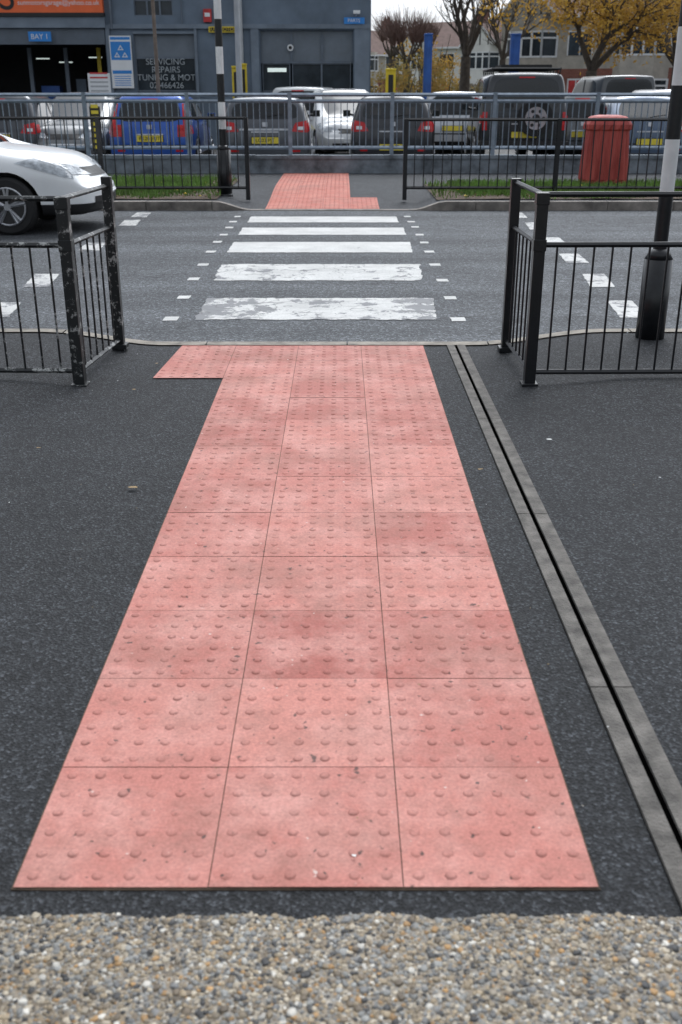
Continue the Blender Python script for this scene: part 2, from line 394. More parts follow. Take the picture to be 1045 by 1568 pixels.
for (x,y,w) in [(262,489,22),(282,456,19),(297,428,17),(311,406,16),(323,386,15),(333,371,13),(343,360,12),(351,349,12),(357,340,11),(364,332,10),
                (702,490,22),(690,457,18),(678,430,17),(667,406,16),(658,386,15),(650,372,13),(643,360,12),(636,348,12),(630,340,11),(624,332,10)]:
    X0,Y0=G(x,y); ww=w/2*(G(x+1,y)[0]-G(x,y)[0]); sq.append([(X0-ww,Y0-.055),(X0+ww,Y0-.055),(X0+ww,Y0+.075),(X0-ww,Y0+.075)])
marks('crossing_stud_markings',sq,'mark')
zz=[Q((35,440),(74,440),(92,420),(54,420)),Q((-30,486),(14,486),(32,464),(-8,464)),Q((182,346),(208,346),(216,337),(192,337)),Q((200,333),(224,333),(232,326),(210,326)),Q((120,384),(152,384),(164,372),(134,372)),
    Q((790,334),(808,334),(800,326),(784,326)),Q((812,352),(838,352),(828,341),(804,341)),Q((838,374),(868,374),(856,364),(830,364)),Q((868,403),(902,403),(886,389),(856,389)),Q((904,440),(942,440),(926,420),(892,420)),Q((950,487),(994,487),(968,461),(930,461))]
marks('zigzag_markings',zz,'mark_mid')
# ---------------------------------------------------------------- railings
def railing(mb,p0,p1,zt,zm,zb,sp,rw,pw_,mat,base=0,posts=(),postw=.08,mid=True,ptop=None):
    p0=Vector((*p0,0));p1=Vector((*p1,0));d=p1-p0;L=d.length;d.normalize()
    up=lambda z:Vector((0,0,z))
    mb.bar(p0+up(zt),p1+up(zt),rw,mat)
    if mid: mb.bar(p0+up(zm),p1+up(zm),rw,mat)
    mb.bar(p0+up(zb),p1+up(zb),rw,mat)
    n=max(1,int(round(L/sp))); top=zm if mid else zt
    for i in range(1,n):
        q=p0+d*(L*i/n); mb.bar(q+up(zb),q+up(top),pw_,mat)
    for t in posts:
        q=p0+d*(L*t)
        mb.bar(q+up(base-.05),q+up((ptop or zt)+.012),postw,mat)
def feet(mb,x,y,z,mat): mb.box(x-.045,x+.045,y-.045,y+.045,z-.02,z+.010,mat)
mb=MB(); railing(mb,(1.045,5.48),(3.9,5.52),1.02,.765,.078,.098,.022,.011,'black',0,(0,.72),.060)
railing(mb,(1.045,5.48),(1.03,6.25),1.02,.765,.078,.115,.022,.011,'black',0.02,(1,),.056,ptop=1.03)
for zz_ in (.765,1.0): mb.box(1.045-.034,1.045+.034,5.445,5.515,zz_-.03,zz_+.03,'black')
feet(mb,1.045,5.48,.01,'black'); feet(mb,1.03,6.25,.03,'black')
mb.build('guard_rail',bevel=.003)
mb=MB(); railing(mb,(-1.445,5.46),(-4.2,5.52),1.00,.765,.09,.098,.022,.011,'worn',0,(0,.7),.062)
railing(mb,(-1.445,5.46),(-1.38,6.25),1.00,.765,.085,.115,.022,.011,'worn',0.02,(1,),.056,ptop=1.04)
for zz_ in (.765,.98): mb.box(-1.445-.035,-1.445+.035,5.425,5.495,zz_-.03,zz_+.03,'worn')
feet(mb,-1.445,5.46,.01,'worn'); feet(mb,-1.38,6.25,.05,'worn')
mb.build('guard_rail',bevel=.003)
mb=MB()
railing(mb,(-5.6,15.5),(-1.36,15.5),1.17,.95,.22,.135,.03,.014,'black',.1,(0,.5,1),.06,mid=False)
mb.build('guard_rail')
mb=MB()
railing(mb,(.93,15.5),(8.5,15.5),1.15,.95,.22,.135,.03,.014,'black',.1,(0,.29,.58,.87),.06,mid=False)
mb.build('guard_rail')
mb=MB(); railing(mb,(-16,20.02),(16,20.02),1.47,1.36,.56,.115,.045,.016,'galv',.4,[i/17 for i in range(18)],.07,ptop=1.5)
mb.build('wall_railing')
M['lowwall']=simple('low_wall_render',(.17,.195,.22),.9,var=.55,scale=3.5,bmp=.6,bscale=20)
mb=MB(); mb.box(-16,16,19.9,20.12,0,.37,'lowwall')
x=-16
while x<16:
    mb.box(x+.004,x+.596,19.87,20.15,.371,.43+random.uniform(-.004,.004),'lowwall'); x+=.6
mb.build('low_wall')
# ---------------------------------------------------------------- verges
def verge(name,x0,x1,y0,y1,inner):
    xsv=np.arange(x0,x1+.01,.25)
    sheet(name+'_soil',list(xsv),list(np.arange(y0,y1+.01,.25)),lambda x,y:zf(x,y)+.012+.02*max(0,noise.noise((x*2,y*2,0))),'soil')
    g=MB(); g.mi('grass'); cnt=0
    while cnt<26000:
        x=random.uniform(x0,x1); y=random.uniform(y0,y1)
        dn=noise.noise((x*1.2,y*1.2,4)); e=(y-y0)/(y1-y0)
        if abs(x-inner)<.4 and random.random()<.8: continue
        if dn+e*1.6-.25<random.uniform(-.3,.3): continue
        cnt+=1; h=random.uniform(.04,.12); a=random.uniform(0,3.14); w=.010; z=zf(x,y)+.01
        dx,dy=math.cos(a)*w,math.sin(a)*w; lx,ly=random.uniform(-.04,.04),random.uniform(-.04,.04)
        g.poly([(x-dx,y-dy,z),(x+dx,y+dy,z),(x+lx,y+ly,z+h)],'grass')
    g.build(name)
    l=MB()
    for _ in range(260):
        x=random.uniform(x0,x1); y=random.uniform(y0-.15,y1); z=zf(x,y)+.05; a=random.uniform(0,3); s_=random.uniform(.015,.03)
        l.poly([(x-s_,y,z),(x,y-s_*.7,z+.01),(x+s_,y,z),(x,y+s_*.7,z+.015)],'leafdead' if random.random()<.8 else 'yellow')
    l.build('fallen_leaves')
verge('grass_verge',-9,-1.75,14.85,18.4,-1.75)
verge('grass_verge',1.35,11,14.85,17.5,1.35)
# ---------------------------------------------------------------- beacon poles
def beacon(name,X,Y,zb,bands,r,topz,br,bh):
    mb=MB(); mb.tube((X,Y,zb-.03),(X,Y,zb+bh-.06),br,br*.97,20,'black'); mb.tube((X,Y,zb+bh-.06),(X,Y,zb+bh),br*.97,r*1.15,20,'black'); mb.tube((X,Y,zb-.02),(X,Y,zb+.03),br*1.12,br*1.08,20,'black')
    z=zb+bh; c='black'
    for zz_ in bands+[topz]:
        mb.tube((X,Y,z),(X,Y,zz_),r,r,16,c,cap=False); z=zz_; c='white' if c=='black' else 'black'
    o=mb.build(name,smooth=False)
    for p in o.data.polygons: p.use_smooth=len(p.vertices)==4
    g=MB(); k=12
    for i in range(k):
        a0=-math.pi/2+math.pi*i/k; a1=-math.pi/2+math.pi*(i+1)/k
        g.tube((X,Y,topz+.15+.15*math.sin(a0)),(X,Y,topz+.15+.15*math.sin(a1)),.15*math.cos(a0)+1e-4,.15*math.cos(a1)+1e-4,18,'orange',cap=False)
    gg=g.build('beacon_globe',smooth=True); gg.parent=o
X,Y=G(993,532,.02); beacon('beacon_pole',X,Y,.03,[.945,1.255,1.545,1.85,2.15,2.45],.042,2.8,.088,.60)
X,Y=-1.71,15.62; beacon('beacon_pole',X,Y,.1,[1.02,1.38,1.75,2.1,2.45,2.8],.052,3.1,.105,.70)
# ---------------------------------------------------------------- red bin
mb=MB(); X,Y=G(922,284,.11); w,d=.36,.28
def ring(z,k,kd):
    pts=[]; segs=14
    for side in range(4):
        for i in range(segs):
            t=i/segs*2-1
            gr=.022 if (i%3==1) and .12<z<.9 else 0
            if side==0: p=(t*w*k,-(d*kd-gr))
            elif side==1: p=(w*k-gr,t*d*kd)
            elif side==2: p=(-t*w*k,d*kd-gr)
            else: p=(-w*k+gr,-t*d*kd)
            ax,ay=abs(p[0])/(w*k),abs(p[1])/(d*kd); mn=min(ax,ay)
            f=1-.12*max(0,(mn-.6)/.4)**2
            pts.append((X+p[0]*f,Y+p[1]*f,.09+z))
    return pts
rings=[ring(0,.96,.96),ring(.1,.96,.96),ring(.125,1.0,1.0),ring(.86,.88,.88),ring(.88,.97,.97),ring(.95,.96,.96),ring(1.03,.86,.82),ring(1.07,.72,.62),ring(1.09,.4,.3)]
for r0,r1 in zip(rings[:-1],rings[1:]):
    n=len(r0)
    for i in range(n): mb.poly([r0[i],r0[(i+1)%n],r1[(i+1)%n],r1[i]],'bin')
mb.poly(rings[-1],'bin')
mb.build('red_grit_bin')
# ---------------------------------------------------------------- cars
def paintmat(name,col,metal=.3,rough=.3):
    m,nt,b=newmat(name); co=OC(nt); c=mixc(nt,ramp(nt,ntex(nt,co,3,5),[(.3,0.),(.7,1.)]),tuple(x*.9 for x in col),col)
    nt.links.new(c,b.inputs['Base Color']); b.inputs['Roughness'].default_value=rough; b.inputs['Metallic'].default_value=metal; b.inputs['Coat Weight'].default_value=.6; b.inputs['Coat Roughness'].default_value=.06
    return m
def car(name,X,Y,rot,L,W,H,col,kind='hatch',lights='mid',plate=None,z0=.02,metal=.3,spare=False,rack=False,pz=None,belt=None,chrome=False):
    w=W/2; e=empty(name,(X,Y,z0),rot)
    pm=paintmat(name+'_paint',col,metal)
    P=dict(hatch=(.95,.93,.80,.30),mpv=(1.0,.97,.83,.20),suv=(H*.60,H*.58,.86,.10),van=(1.15,1.0,.88,.06),sedan=(.98,.93,.76,.55))[kind]
    hb,hh,wt,lean=P
    if belt: hb=belt
    g0=.20 if kind!='suv' else .38
    rz=[g0,g0+.13,.60 if kind!='suv' else .75,hb-.13,hb,H-.09,H-.015]
    wr=[.90,.985,1.0,.985,.94,wt,wt-.12]
    rearc={'suv':[.06,.01,0,.01,.02,.07,.14],'van':[.06,.01,0,.01,.02,.05,.1]}.get(kind,[.10,.015,0.,.03,.07,lean,lean+.10])
    S=L/4.1
    fy=2.55*S
    cols=[(0,0,.94,'r'),(.34,lean+.24,.99,'c'),(1.28*S,1.28*S,1.,'c'),(1.38*S,1.38*S,1.,'c'),(fy,2.02*S+ (0.1 if kind!='hatch' else 0),1.,'c'),(3.02*S,3.02*S,.99,'h'),(L-.55,L-.55,.97,'h'),(L-.16,L-.16,.90,'n'),(L,L,.76,'f')]
    cx=[-1,-.86,-.45,0,.45,.86,1]
    verts=[];idx={}
    def addv(k,p):
        if k not in idx: idx[k]=len(verts); verts.append(p)
        return idx[k]
    nc=len(cols)
    def rowpt(i,j):
        yl,yu,wf,t=cols[i]
        if t=='r': y=rearc[j]; z=rz[j]; x=w*wr[j]*wf
        elif t=='c': y=yu if j>=5 else yl; z=rz[j]; x=w*wr[j]*wf
        else:
            dz=0 if t=='h' and i==5 else (.05 if t=='h' else (.11 if t=='n' else .26))
            zz_=[g0,g0+.13,rz[2],hh-.17,hh-.10,hh-.04,hh]
            x=w*[.90,.985,1.,.985,.94,.86,.62][j]*wf; z=zz_[j]-(dz if j>=3 else dz*.35 if j==2 else 0); y=yl
            if t=='f': y=L-[.05,0,.0,.03,.07,.12,.18][j]
            if t=='n': y=yl-[0,0,0,0,.02,.04,.06][j]
        return x,y,z
    for i in range(nc):
        for j in range(7):
            x,y,z=rowpt(i,j)
            addv((i,j,0),(-x,y,z)); addv((i,j,6),(x,y,z))
            if j in(0,6) or i in (0,nc-1):
                for k in range(1,6):
                    q=cx[k]; yy=y
                    if i==0: yy=y-.05*(1-q*q)
                    if i==nc-1: yy=y+.16*(1-q*q)
                    zz_=z+(.03*(1-q*q) if j==6 else 0)
                    addv((i,j,k),(x*q,yy,zz_))
    faces=[];mi=[]
    def f(a,b_,c,d,m_): faces.append([idx[a],idx[b_],idx[c],idx[d]]); mi.append(m_)
    for i in range(nc-1):
        for j in range(6):
            m_=1
            if j==4 and i in(1,3): m_=2
            if j==4 and i==2: m_=0
            if j==0: m_=0
            f((i,j,6),(i+1,j,6),(i+1,j+1,6),(i,j+1,6),m_); f((i,j,0),(i,j+1,0),(i+1,j+1,0),(i+1,j,0),m_)
        for k in range(6):
            m_=2 if i==4 else 1
            f((i,6,k),(i,6,k+1),(i+1,6,k+1),(i+1,6,k),m_); f((i,0,k),(i+1,0,k),(i+1,0,k+1),(i,0,k+1),0)
    for j in range(6):
        for k in range(6):
            m_=1
            if j==4 and 1<=k<=4: m_=2
            if j==0: m_=0
            f((0,j,k),(0,j,k+1),(0,j+1,k+1),(0,j+1,k),m_)
            m2=0 if j==0 else 1
            f((nc-1,j,k),(nc-1,j+1,k),(nc-1,j+1,k+1),(nc-1,j,k+1),m2)
    me=bpy.data.meshes.new('body'); me.from_pydata(verts,[],faces)
    for q in (M['trim'],pm,M['glass']): me.materials.append(q)
    me.polygons.foreach_set('material_index',mi); me.update()
    bmx=bmesh.new(); bmx.from_mesh(me)
    cl=bmx.edges.layers.float.get('crease_edge') or bmx.edges.layers.float.new('crease_edge')
    for ed in bmx.edges:
        if len(ed.link_faces)==2 and ed.link_faces[0].material_index!=ed.link_faces[1].material_index: ed[cl]=.6
    bmesh.ops.recalc_face_normals(bmx,faces=bmx.faces); bmx.to_mesh(me); bmx.free()
    o=bpy.data.objects.new('body',me); scene.collection.objects.link(o)
    sd=o.modifiers.new('s','SUBSURF'); sd.levels=3; sd.render_levels=3
    wr_=.315 if kind in('hatch','mpv','sedan') else .37
    wy=[.78*S,L-.84*S]
    cut=MB(); cut.mi('trim')
    for y in wy: cut.tube((-w-.3,y,wr_),(w+.3,y,wr_),wr_+.055,wr_+.055,28,'trim')
    co=cut.build('cut'); bo=o.modifiers.new('b','BOOLEAN'); bo.object=co; bo.operation='DIFFERENCE'; bo.solver='EXACT'
    dg=bpy.context.evaluated_depsgraph_get(); ev=bpy.data.meshes.new_from_object(o.evaluated_get(dg))
    o.modifiers.clear(); o.data=ev; bpy.data.objects.remove(co)
    ev.polygons.foreach_set('use_smooth',[True]*len(ev.polygons))
    try: ev.set_sharp_from_angle(angle=math.radians(38))
    except Exception: pass
    o.parent=e
    bvh=BVHTree.FromPolygons([v.co for v in ev.vertices],[list(p.vertices) for p in ev.polygons])
    D=MB()
    dirs={'rear':(lambda a,z:((a,-2,z),(0,1,0))),'front':(lambda a,z:((a,L+2,z),(0,-1,0))),'R':(lambda a,z:((3,a,z),(-1,0,0))),'L':(lambda a,z:((-3,a,z),(1,0,0)))}
    def patch(side,c,mat,off=.006,n=8,m_=4):
        pts=[]
        for r in range(m_+1):
            for s_ in range(n+1):
                u=s_/n;v=r/m_
                a=(c[0][0]*(1-u)+c[1][0]*u)*(1-v)+(c[3][0]*(1-u)+c[2][0]*u)*v
                z=(c[0][1]*(1-u)+c[1][1]*u)*(1-v)+(c[3][1]*(1-u)+c[2][1]*u)*v
                og,d=dirs[side](a,z); h=bvh.ray_cast(Vector(og),Vector(d))
                pts.append(None if h[0] is None else h[0]-Vector(d)*off)
        for r in range(m_):
            for s_ in range(n):
                q=[pts[r*(n+1)+s_],pts[r*(n+1)+s_+1],pts[(r+1)*(n+1)+s_+1],pts[(r+1)*(n+1)+s_]]
                if any(x is None for x in q): continue
                if max(x.y for x in q)-min(x.y for x in q)>.5: continue
                D.poly(q,mat)
    def R(a0,a1,z0_,z1_): return [(a0,z0_),(a1,z0_),(a1,z1_),(a0,z1_)]
    we=w*.93
    for s_ in(-1,1):
        if lights=='tall':
            patch('rear',[(s_*we*.84,hb-.22),(s_*we*.985,hb-.22),(s_*we*.90,H-.18),(s_*we*.78,H-.16)],'taillight',.012)
            patch('rear',R(s_*we*.68,s_*we*.97,hb-.27,hb-.05),'taillight',.014)
        elif lights=='mid':
            patch('rear',[(s_*we*.60,hb-.22),(s_*we*.985,hb-.24),(s_*we*.96,hb-.02),(s_*we*.70,hb-.06)],'taillight',.012)
            patch('rear',R(s_*we*.76,s_*we*.90,hb-.19,hb-.13),'signwhite',.017)
        else:
            patch('rear',R(s_*we*.86,s_*we*.97,hb-.35,hb+.0),'taillight',.014)
        patch('R' if s_>0 else 'L',R(.04,.22,hb-.22,hb-.06),'taillight',.008)
        patch('front',[(s_*w*.36,hh-.30),(s_*w*.80,hh-.28),(s_*w*.82,hh-.15),(s_*w*.44,hh-.22)],'headlight',.012)
        patch('R' if s_>0 else 'L',[(L-.75,hh-.15),(L-.12,hh-.33),(L-.16,hh-.22),(L-.55,hh-.10)],'headlight',.008)
        patch('rear',R(s_*we*.62,s_*we*.80,.40,.44),'taillight',.012)
        sd_='R' if s_>0 else 'L'
        for yy in (1.33*S,2.62*S):
            patch(sd_,R(yy,yy+.012,g0+.16,hb-.02),'trim',.003,1,6)
        for yy in (1.55*S,2.35*S): patch(sd_,R(yy,yy+.17,hb-.11,hb-.08),'trim',.02,2,1)
        my=fy-.12
        D.tube((s_*w*.93,my,hb+.02),(s_*(w+.07),my,hb+.05),.025,.03,8,'trim')
        D.box(min(s_*(w+.03),s_*(w+.19)),max(s_*(w+.03),s_*(w+.19)),my-.05,my+.06,hb,hb+.13,pm)
        D.box(min(s_*(w+.045),s_*(w+.175)),max(s_*(w+.045),s_*(w+.175)),my-.056,my-.05,hb+.012,hb+.118,'glass')
    patch('rear',R(-we*.9,we*.9,.50,.53),'trim',.006,10,1)
    for s_ in(-1,1): patch('rear',[(s_*we*.71,.53),(s_*we*.725,.53),(s_*we*.70,hb-.24),(s_*we*.685,hb-.24)],'trim',.004,1,4)
    patch('rear',R(-.27,.27,hb-.24,hb-.215),'rim',.016,4,1)
    if chrome: patch('rear',R(-we*.58,we*.58,hb-.20,hb-.165),'rim',.018,8,1)
    patch('rear',R(-.05,.05,hb-.13,hb-.05),'rim',.014,2,2)
    patch('rear',R(-.16,.16,H-.10,H-.075),'taillight',.014,3,1)
    pz=pz or hb-.36
    patch('rear',R(-.26,.26,pz,pz+.115),'plate',.022,4,1)
    patch('rear',R(-.275,.275,pz-.012,pz+.127),'trim',.016,4,1)
    if plate:
        hit=bvh.ray_cast(Vector((0,-2,pz+.05)),Vector((0,1,0)))[0]
        text('number_plate_text',plate,.098,(0,hit.y-.03,pz+.057),e,'trim')
    patch('rear',[(0,hb+.05),(.42*we,hb+.10),(.42*we,hb+.115),(0,hb+.065)],'trim',.02,4,1)
    for q in (-.35,.35):
        patch('rear',R(q-.11,q+.11,hb+.07,hb+.22),'trim',.003,3,3)
    patch('front',R(-w*.42,w*.42,hh-.32,hh-.22),'trim',.006)
    patch('front',R(-w*.6,w*.6,.28,.40),'trim',.006)
    patch('front',R(-.26,.26,.42,.53),'signwhite',.014,4,1)
    for y in wy:
        for s_ in(-1,1):
            xo=s_*(w-.015); xi=s_*(w-.22)
            D.tube((xi,y,wr_),(s_*(w-.05),y,wr_),wr_,wr_,32,'tyre'); D.tube((s_*(w-.05),y,wr_),(xo,y,wr_),wr_,wr_-.03,32,'tyre')
            D.tube((s_*(w-.03),y,wr_),(s_*(w-.008),y,wr_),wr_*.66,wr_*.63,28,'trim')
            for q in range(5):
                a=q*2*math.pi/5+.3; ux,uz=math.cos(a),math.sin(a)
                for dlt in(-.12,.12):
                    a2=a+dlt; D.bar((s_*(w-.002),y+ux*.04,wr_+uz*.04),(s_*(w-.004),y+math.cos(a2)*wr_*.64,wr_+math.sin(a2)*wr_*.64),.028,'rim')
            D.tube((s_*(w-.02),y,wr_),(s_*(w+.004),y,wr_),.045,.04,14,'rim')
            for q in range(28):
                a=q*2*math.pi/28;b_=(q+1)*2*math.pi/28
                D.bar((s_*(w-.006),y+math.cos(a)*wr_*.64,wr_+math.sin(a)*wr_*.64),(s_*(w-.006),y+math.cos(b_)*wr_*.64,wr_+math.sin(b_)*wr_*.64),.018,'rim')
    if spare:
        D.tube((.2,-.02,1.0),(.2,-.24,1.0),.36,.35,30,'tyre'); D.tube((.2,-.24,1.0),(.2,-.25,1.0),.22,.22,24,'rim'); D.tube((.2,-.25,1.0),(.2,-.262,1.0),.08,.08,14,'trim')
        for q in range(6):
            a=q*math.pi/3; D.tube((.2+.15*math.cos(a),-.25,1.0+.15*math.sin(a)),(.2+.15*math.cos(a),-.253,1.0+.15*math.sin(a)),.035,.035,10,'trim')
        D.box(-w*.95,w*.95,-.14,-.02,.42,.56,'trim')
    if rack:
        for s_ in(-1,1): D.bar((s_*w*.72,.2,H+.08),(s_*w*.72,2.6,H+.08),.035,'trim')
        for q in range(6):
            yy=.2+q*.48; D.bar((-w*.72,yy,H+.08),(w*.72,yy,H+.08),.03,'trim')
            for s_ in(-1,1): D.bar((s_*w*.70,yy,H-.04),(s_*w*.72,yy,H+.08),.025,'trim')
        D.box(-.5,.55,.5,1.7,H+.10,H+.16,'trim')
    D.build('details',parent=e)
    return e
def cx_(x,D): return (x-522.5)/F*(D*math.cos(TH)+.25)
car('white_car',-2.90-4.2,12.75,-math.pi/2,4.2,1.78,1.45,(.80,.82,.83),'hatch',metal=0,z0=.0)
car('blue_hatchback',cx_(229,21.3),21.3,0,3.7,1.74,1.45,(.02,.10,.44),'hatch','tall','PK20 EUT')
car('grey_estate_car',cx_(406,21.2),21.2,.03,4.3,1.84,1.40,(.085,.092,.105),'mpv','mid','LC03 PJT',pz=.56,chrome=True)
car('white_hatchback',cx_(512,25),25+3.9,math.pi+.12,3.9,1.74,1.56,(.76,.78,.79),'hatch',metal=0)
car('black_hatchback',cx_(602,21.5),21.5,-.03,4.2,1.74,1.43,(.026,.028,.034),'hatch','mid','GH05 EDM',pz=.42,belt=1.0)
car('silver_car',cx_(694,27.5),27.5,-.1,4.1,1.72,1.5,(.55,.57,.6),'hatch','mid')
car('black_offroad_car',cx_(803,22.4),22.4,-.05,4.5,1.92,1.86,(.022,.025,.03),'suv','low',None,spare=True,rack=True,pz=.62)
car('grey_car',cx_(893,23.5),23.5,0,4.2,1.75,1.45,(.12,.13,.14),'hatch','mid')
car('blue_saloon',cx_(996,22),22,0,4.5,1.78,1.42,(.08,.12,.19),'sedan','mid',pz=.5)
car('dark_grey_van',cx_(960,32),32,.1,4.6,1.95,1.95,(.07,.075,.08),'van','low')
car('grey_hatchback',cx_(95,21.8),21.8+3.9,math.pi,3.9,1.68,1.48,(.16,.165,.17),'hatch','mid')
car('dark_hatchback',cx_(-5,21.8),21.8,0,4,1.72,1.45,(.05,.055,.065),'hatch','mid')
car('silver_estate_car',cx_(455,28),28,-.15,4.4,1.8,1.62,(.45,.47,.48),'mpv','mid')
car('light_grey_car',cx_(745,33),33,.2,4.2,1.75,1.5,(.6,.62,.64),'hatch','mid')
car('silver_hatchback',cx_(1045,27),27,.1,4.2,1.75,1.55,(.5,.52,.55),'hatch','mid')
# ---------------------------------------------------------------- garage building
BY=33.0
e=empty('garage_building')
def B(x,y): return A(x,y,BY)
def wallholes(mb,x0,x1,z0,z1,holes,yf,th,mat):
    xs_=sorted({x0,x1,*[h[0] for h in holes],*[h[1] for h in holes]}); zs_=sorted({z0,z1,*[h[2] for h in holes],*[h[3] for h in holes]})
    for a,b_ in zip(xs_[:-1],xs_[1:]):
        for c,d in zip(zs_[:-1],zs_[1:]):
            mx,mz=(a+b_)/2,(c+d)/2
            if any(h[0]<mx<h[1] and h[2]<mz<h[3] for h in holes): continue
            mb.box(a,b_,yf,yf+th,c,d,mat)
def bx(x): return B(x,80)[0]
def bz(y): return B(500,y)[1]
XR=bx(568); XL=bx(0)-6
h_shop=(XL+.4,bx(163),0,bz(44)); h_door=(bx(206),bx(299),0,bz(48)); h_bay=(bx(399),bx(541),0,bz(46)); h_up=(bx(210),bx(268),bz(24),bz(-25))
h_up2=(bx(60),bx(120),bz(-40),bz(-75)); h_up3=(bx(430),bx(500),bz(-14),bz(-60))
mb=MB(); wallholes(mb,XL,XR,0,7.2,[h_shop,h_door,h_bay,h_up,h_up2,h_up3],BY,.3,'wallgrey')
mb.box(XR-.3,XR,BY+.3,BY+14,0,7.2,'wallgrey'); mb.box(XL,XL+.3,BY+.3,BY+14,0,7.2,'wallgrey'); mb.box(XL+.3,XR-.3,BY+13.7,BY+14,0,7.2,'wallgrey')
mb.box(XL-.1,XR+.1,BY-.1,BY+14.1,7.2,7.4,'walllight')
for xa,xb in ((165,171),(385,397),(543,566),(299,303)): mb.box(bx(xa),bx(xb),BY-.07,BY,0,bz(38),'walllight')
mb.box(bx(171),bx(568),BY-.09,BY,bz(44),bz(37),'walllight')
mb.box(bx(206),bx(299),BY-.05,BY,bz(52),bz(48)+.0,'walllight')
mb.build('walls',parent=e)
mb=MB()
def win(h,nx,nz,yo,gl='glass2',fr='frame',t=.05):
    x0,x1,z0,z1=h; y=BY+yo
    mb.box(x0,x1,y,y+.02,z0,z1,gl)
    for i in range(nx+1):
        x=x0+(x1-x0)*i/nx; mb.box(max(x0,x-t/2),min(x1,x+t/2),y-.05,y-.003,z0,z1,fr)
    for j in range(nz+1):
        z=z0+(z1-z0)*j/nz; mb.box(x0,x1,y-.045,y-.004,max(z0,z-t/2),min(z1,z+t/2),fr)
win(h_up,3,2,.12); win(h_up2,2,2,.12); win(h_up3,2,2,.12)
win((h_door[0],h_door[1],bz(88)+.0,bz(48)),1,1,.1,'shutter'); win((h_door[0],h_door[1],bz(140),bz(88)),1,1,.1,'glass2',t=.07); mb.box(h_door[0],h_door[1],BY+.08,BY+.12,0,bz(140),'frame')
win((h_bay[0],h_bay[1],bz(95),h_bay[3]),3,1,.15,'shutter',t=.06)
mb.box(h_bay[0],h_bay[1],BY+.08,BY+.14,bz(97),bz(94),'frame')
win((bx(401),bx(444),bz(140),bz(97)),1,1,.15,'glass2',t=.05); win((bx(447),bx(538),bz(140),bz(97)),2,1,.15,'glass2',t=.05)
mb.box(h_bay[0],h_bay[1],BY+.12,BY+.16,0,bz(140),'frame')
mb.box(bx(409),bx(438),BY+.13,BY+.14,bz(110),bz(104),'lamp')
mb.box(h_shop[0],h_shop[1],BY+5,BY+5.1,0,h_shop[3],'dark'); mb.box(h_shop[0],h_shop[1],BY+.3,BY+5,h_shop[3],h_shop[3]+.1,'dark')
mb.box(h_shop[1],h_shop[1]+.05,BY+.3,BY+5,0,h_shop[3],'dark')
mb.box(h_shop[0],h_shop[1],BY-.03,BY+.25,bz(68),h_shop[3],'shutter')
for i in range(12): mb.box(h_shop[0],h_shop[1],BY-.04,BY-.03,bz(68)+i*.04,bz(68)+i*.04+.02,'frame')
for xx in (20,78,131): mb.box(bx(xx),bx(xx+6),BY+1.5,BY+1.6,0,bz(70),'yellow' if xx>100 else 'frame')
for xx,yy in ((12,84),(50,90),(100,82)): mb.box(bx(xx),bx(xx+22),BY+3,BY+3.05,bz(yy+2),bz(yy),'lamp')
mb.box(bx(30),bx(60),BY+2,BY+2.4,0,1.7,'blue'); mb.box(bx(88),bx(104),BY+2,BY+2.4,0,1.9,'wallgrey'); mb.box(bx(105),bx(120),BY+1.8,BY+2.4,0,1.5,'red')
mb.build('doors_and_windows',parent=e)
mb=MB()
mb.box(XL+.3,bx(165),BY-.2,BY-.002,bz(20),bz(-30),'orange'); mb.box(XL+.3,bx(166),BY-.22,BY-.002,bz(26),bz(20)-.002,'trim'); mb.box(XL+.3,bx(166),BY-.16,BY-.002,bz(43),bz(26)-.003,'walllight')
mb.box(bx(50),bx(84),BY-.25,BY-.2,bz(64),bz(49),'signblue')
mb.box(bx(170),bx(203),BY-.12,BY-.075,bz(135),bz(55),'signwhite'); mb.box(bx(171.5),bx(201.5),BY-.125,BY-.121,bz(92),bz(64),'signblue')
mb.box(bx(171.5),bx(201.5),BY-.125,BY-.121,bz(61),bz(57),'signblue'); mb.box(bx(172),bx(201),BY-.125,BY-.121,bz(113),bz(108),'signblue')
for i in range(5): mb.box(bx(174),bx(199),BY-.125,BY-.121,bz(131-i*3.4),bz(129.9-i*3.4),'signblue')
for (tx,ty) in ((186.5,69),(180.5,80),(192.5,80)):
    mb.poly([(bx(tx-4.6),BY-.129,bz(ty+8)),(bx(tx+4.6),BY-.129,bz(ty+8)),(bx(tx),BY-.129,bz(ty))],'signwhite'); mb.poly([(bx(tx-2.4),BY-.131,bz(ty+6.6)),(bx(tx+2.4),BY-.131,bz(ty+6.6)),(bx(tx),BY-.131,bz(ty+2.6))],'signblue')
mb.box(bx(315),bx(327),BY-.12,BY-.002,bz(34),bz(14),'red'); mb.box(bx(317),bx(325),BY-.125,BY-.121,bz(26),bz(20),'signwhite')
mb.box(bx(322),bx(368),BY-.13,BY-.1,bz(50),bz(41),'yellow'); mb.box(bx(324),bx(366),BY-.134,BY-.131,bz(48.6),bz(42.4),'trim')
mb.box(bx(527),bx(558),BY-.13,BY-.1,bz(37),bz(27),'signblue')
mb.tube((bx(371),BY-.1,0),(bx(371),BY-.1,7),.05,.05,12,'pipe')
mb.tube((bx(175),BY-.08,bz(45)),(bx(175),BY-.08,7),.04,.04,10,'frame'); mb.tube((bx(282),BY-.06,bz(44)),(bx(282),BY-.06,7),.02,.02,8,'frame')
mb.box(bx(541),bx(551),BY-.35,BY-.1,bz(22),bz(17),'signwhite'); mb.tube((bx(545),BY-.1,bz(24)),(bx(545),BY-.3,bz(20)),.03,.03,8,'pipe')
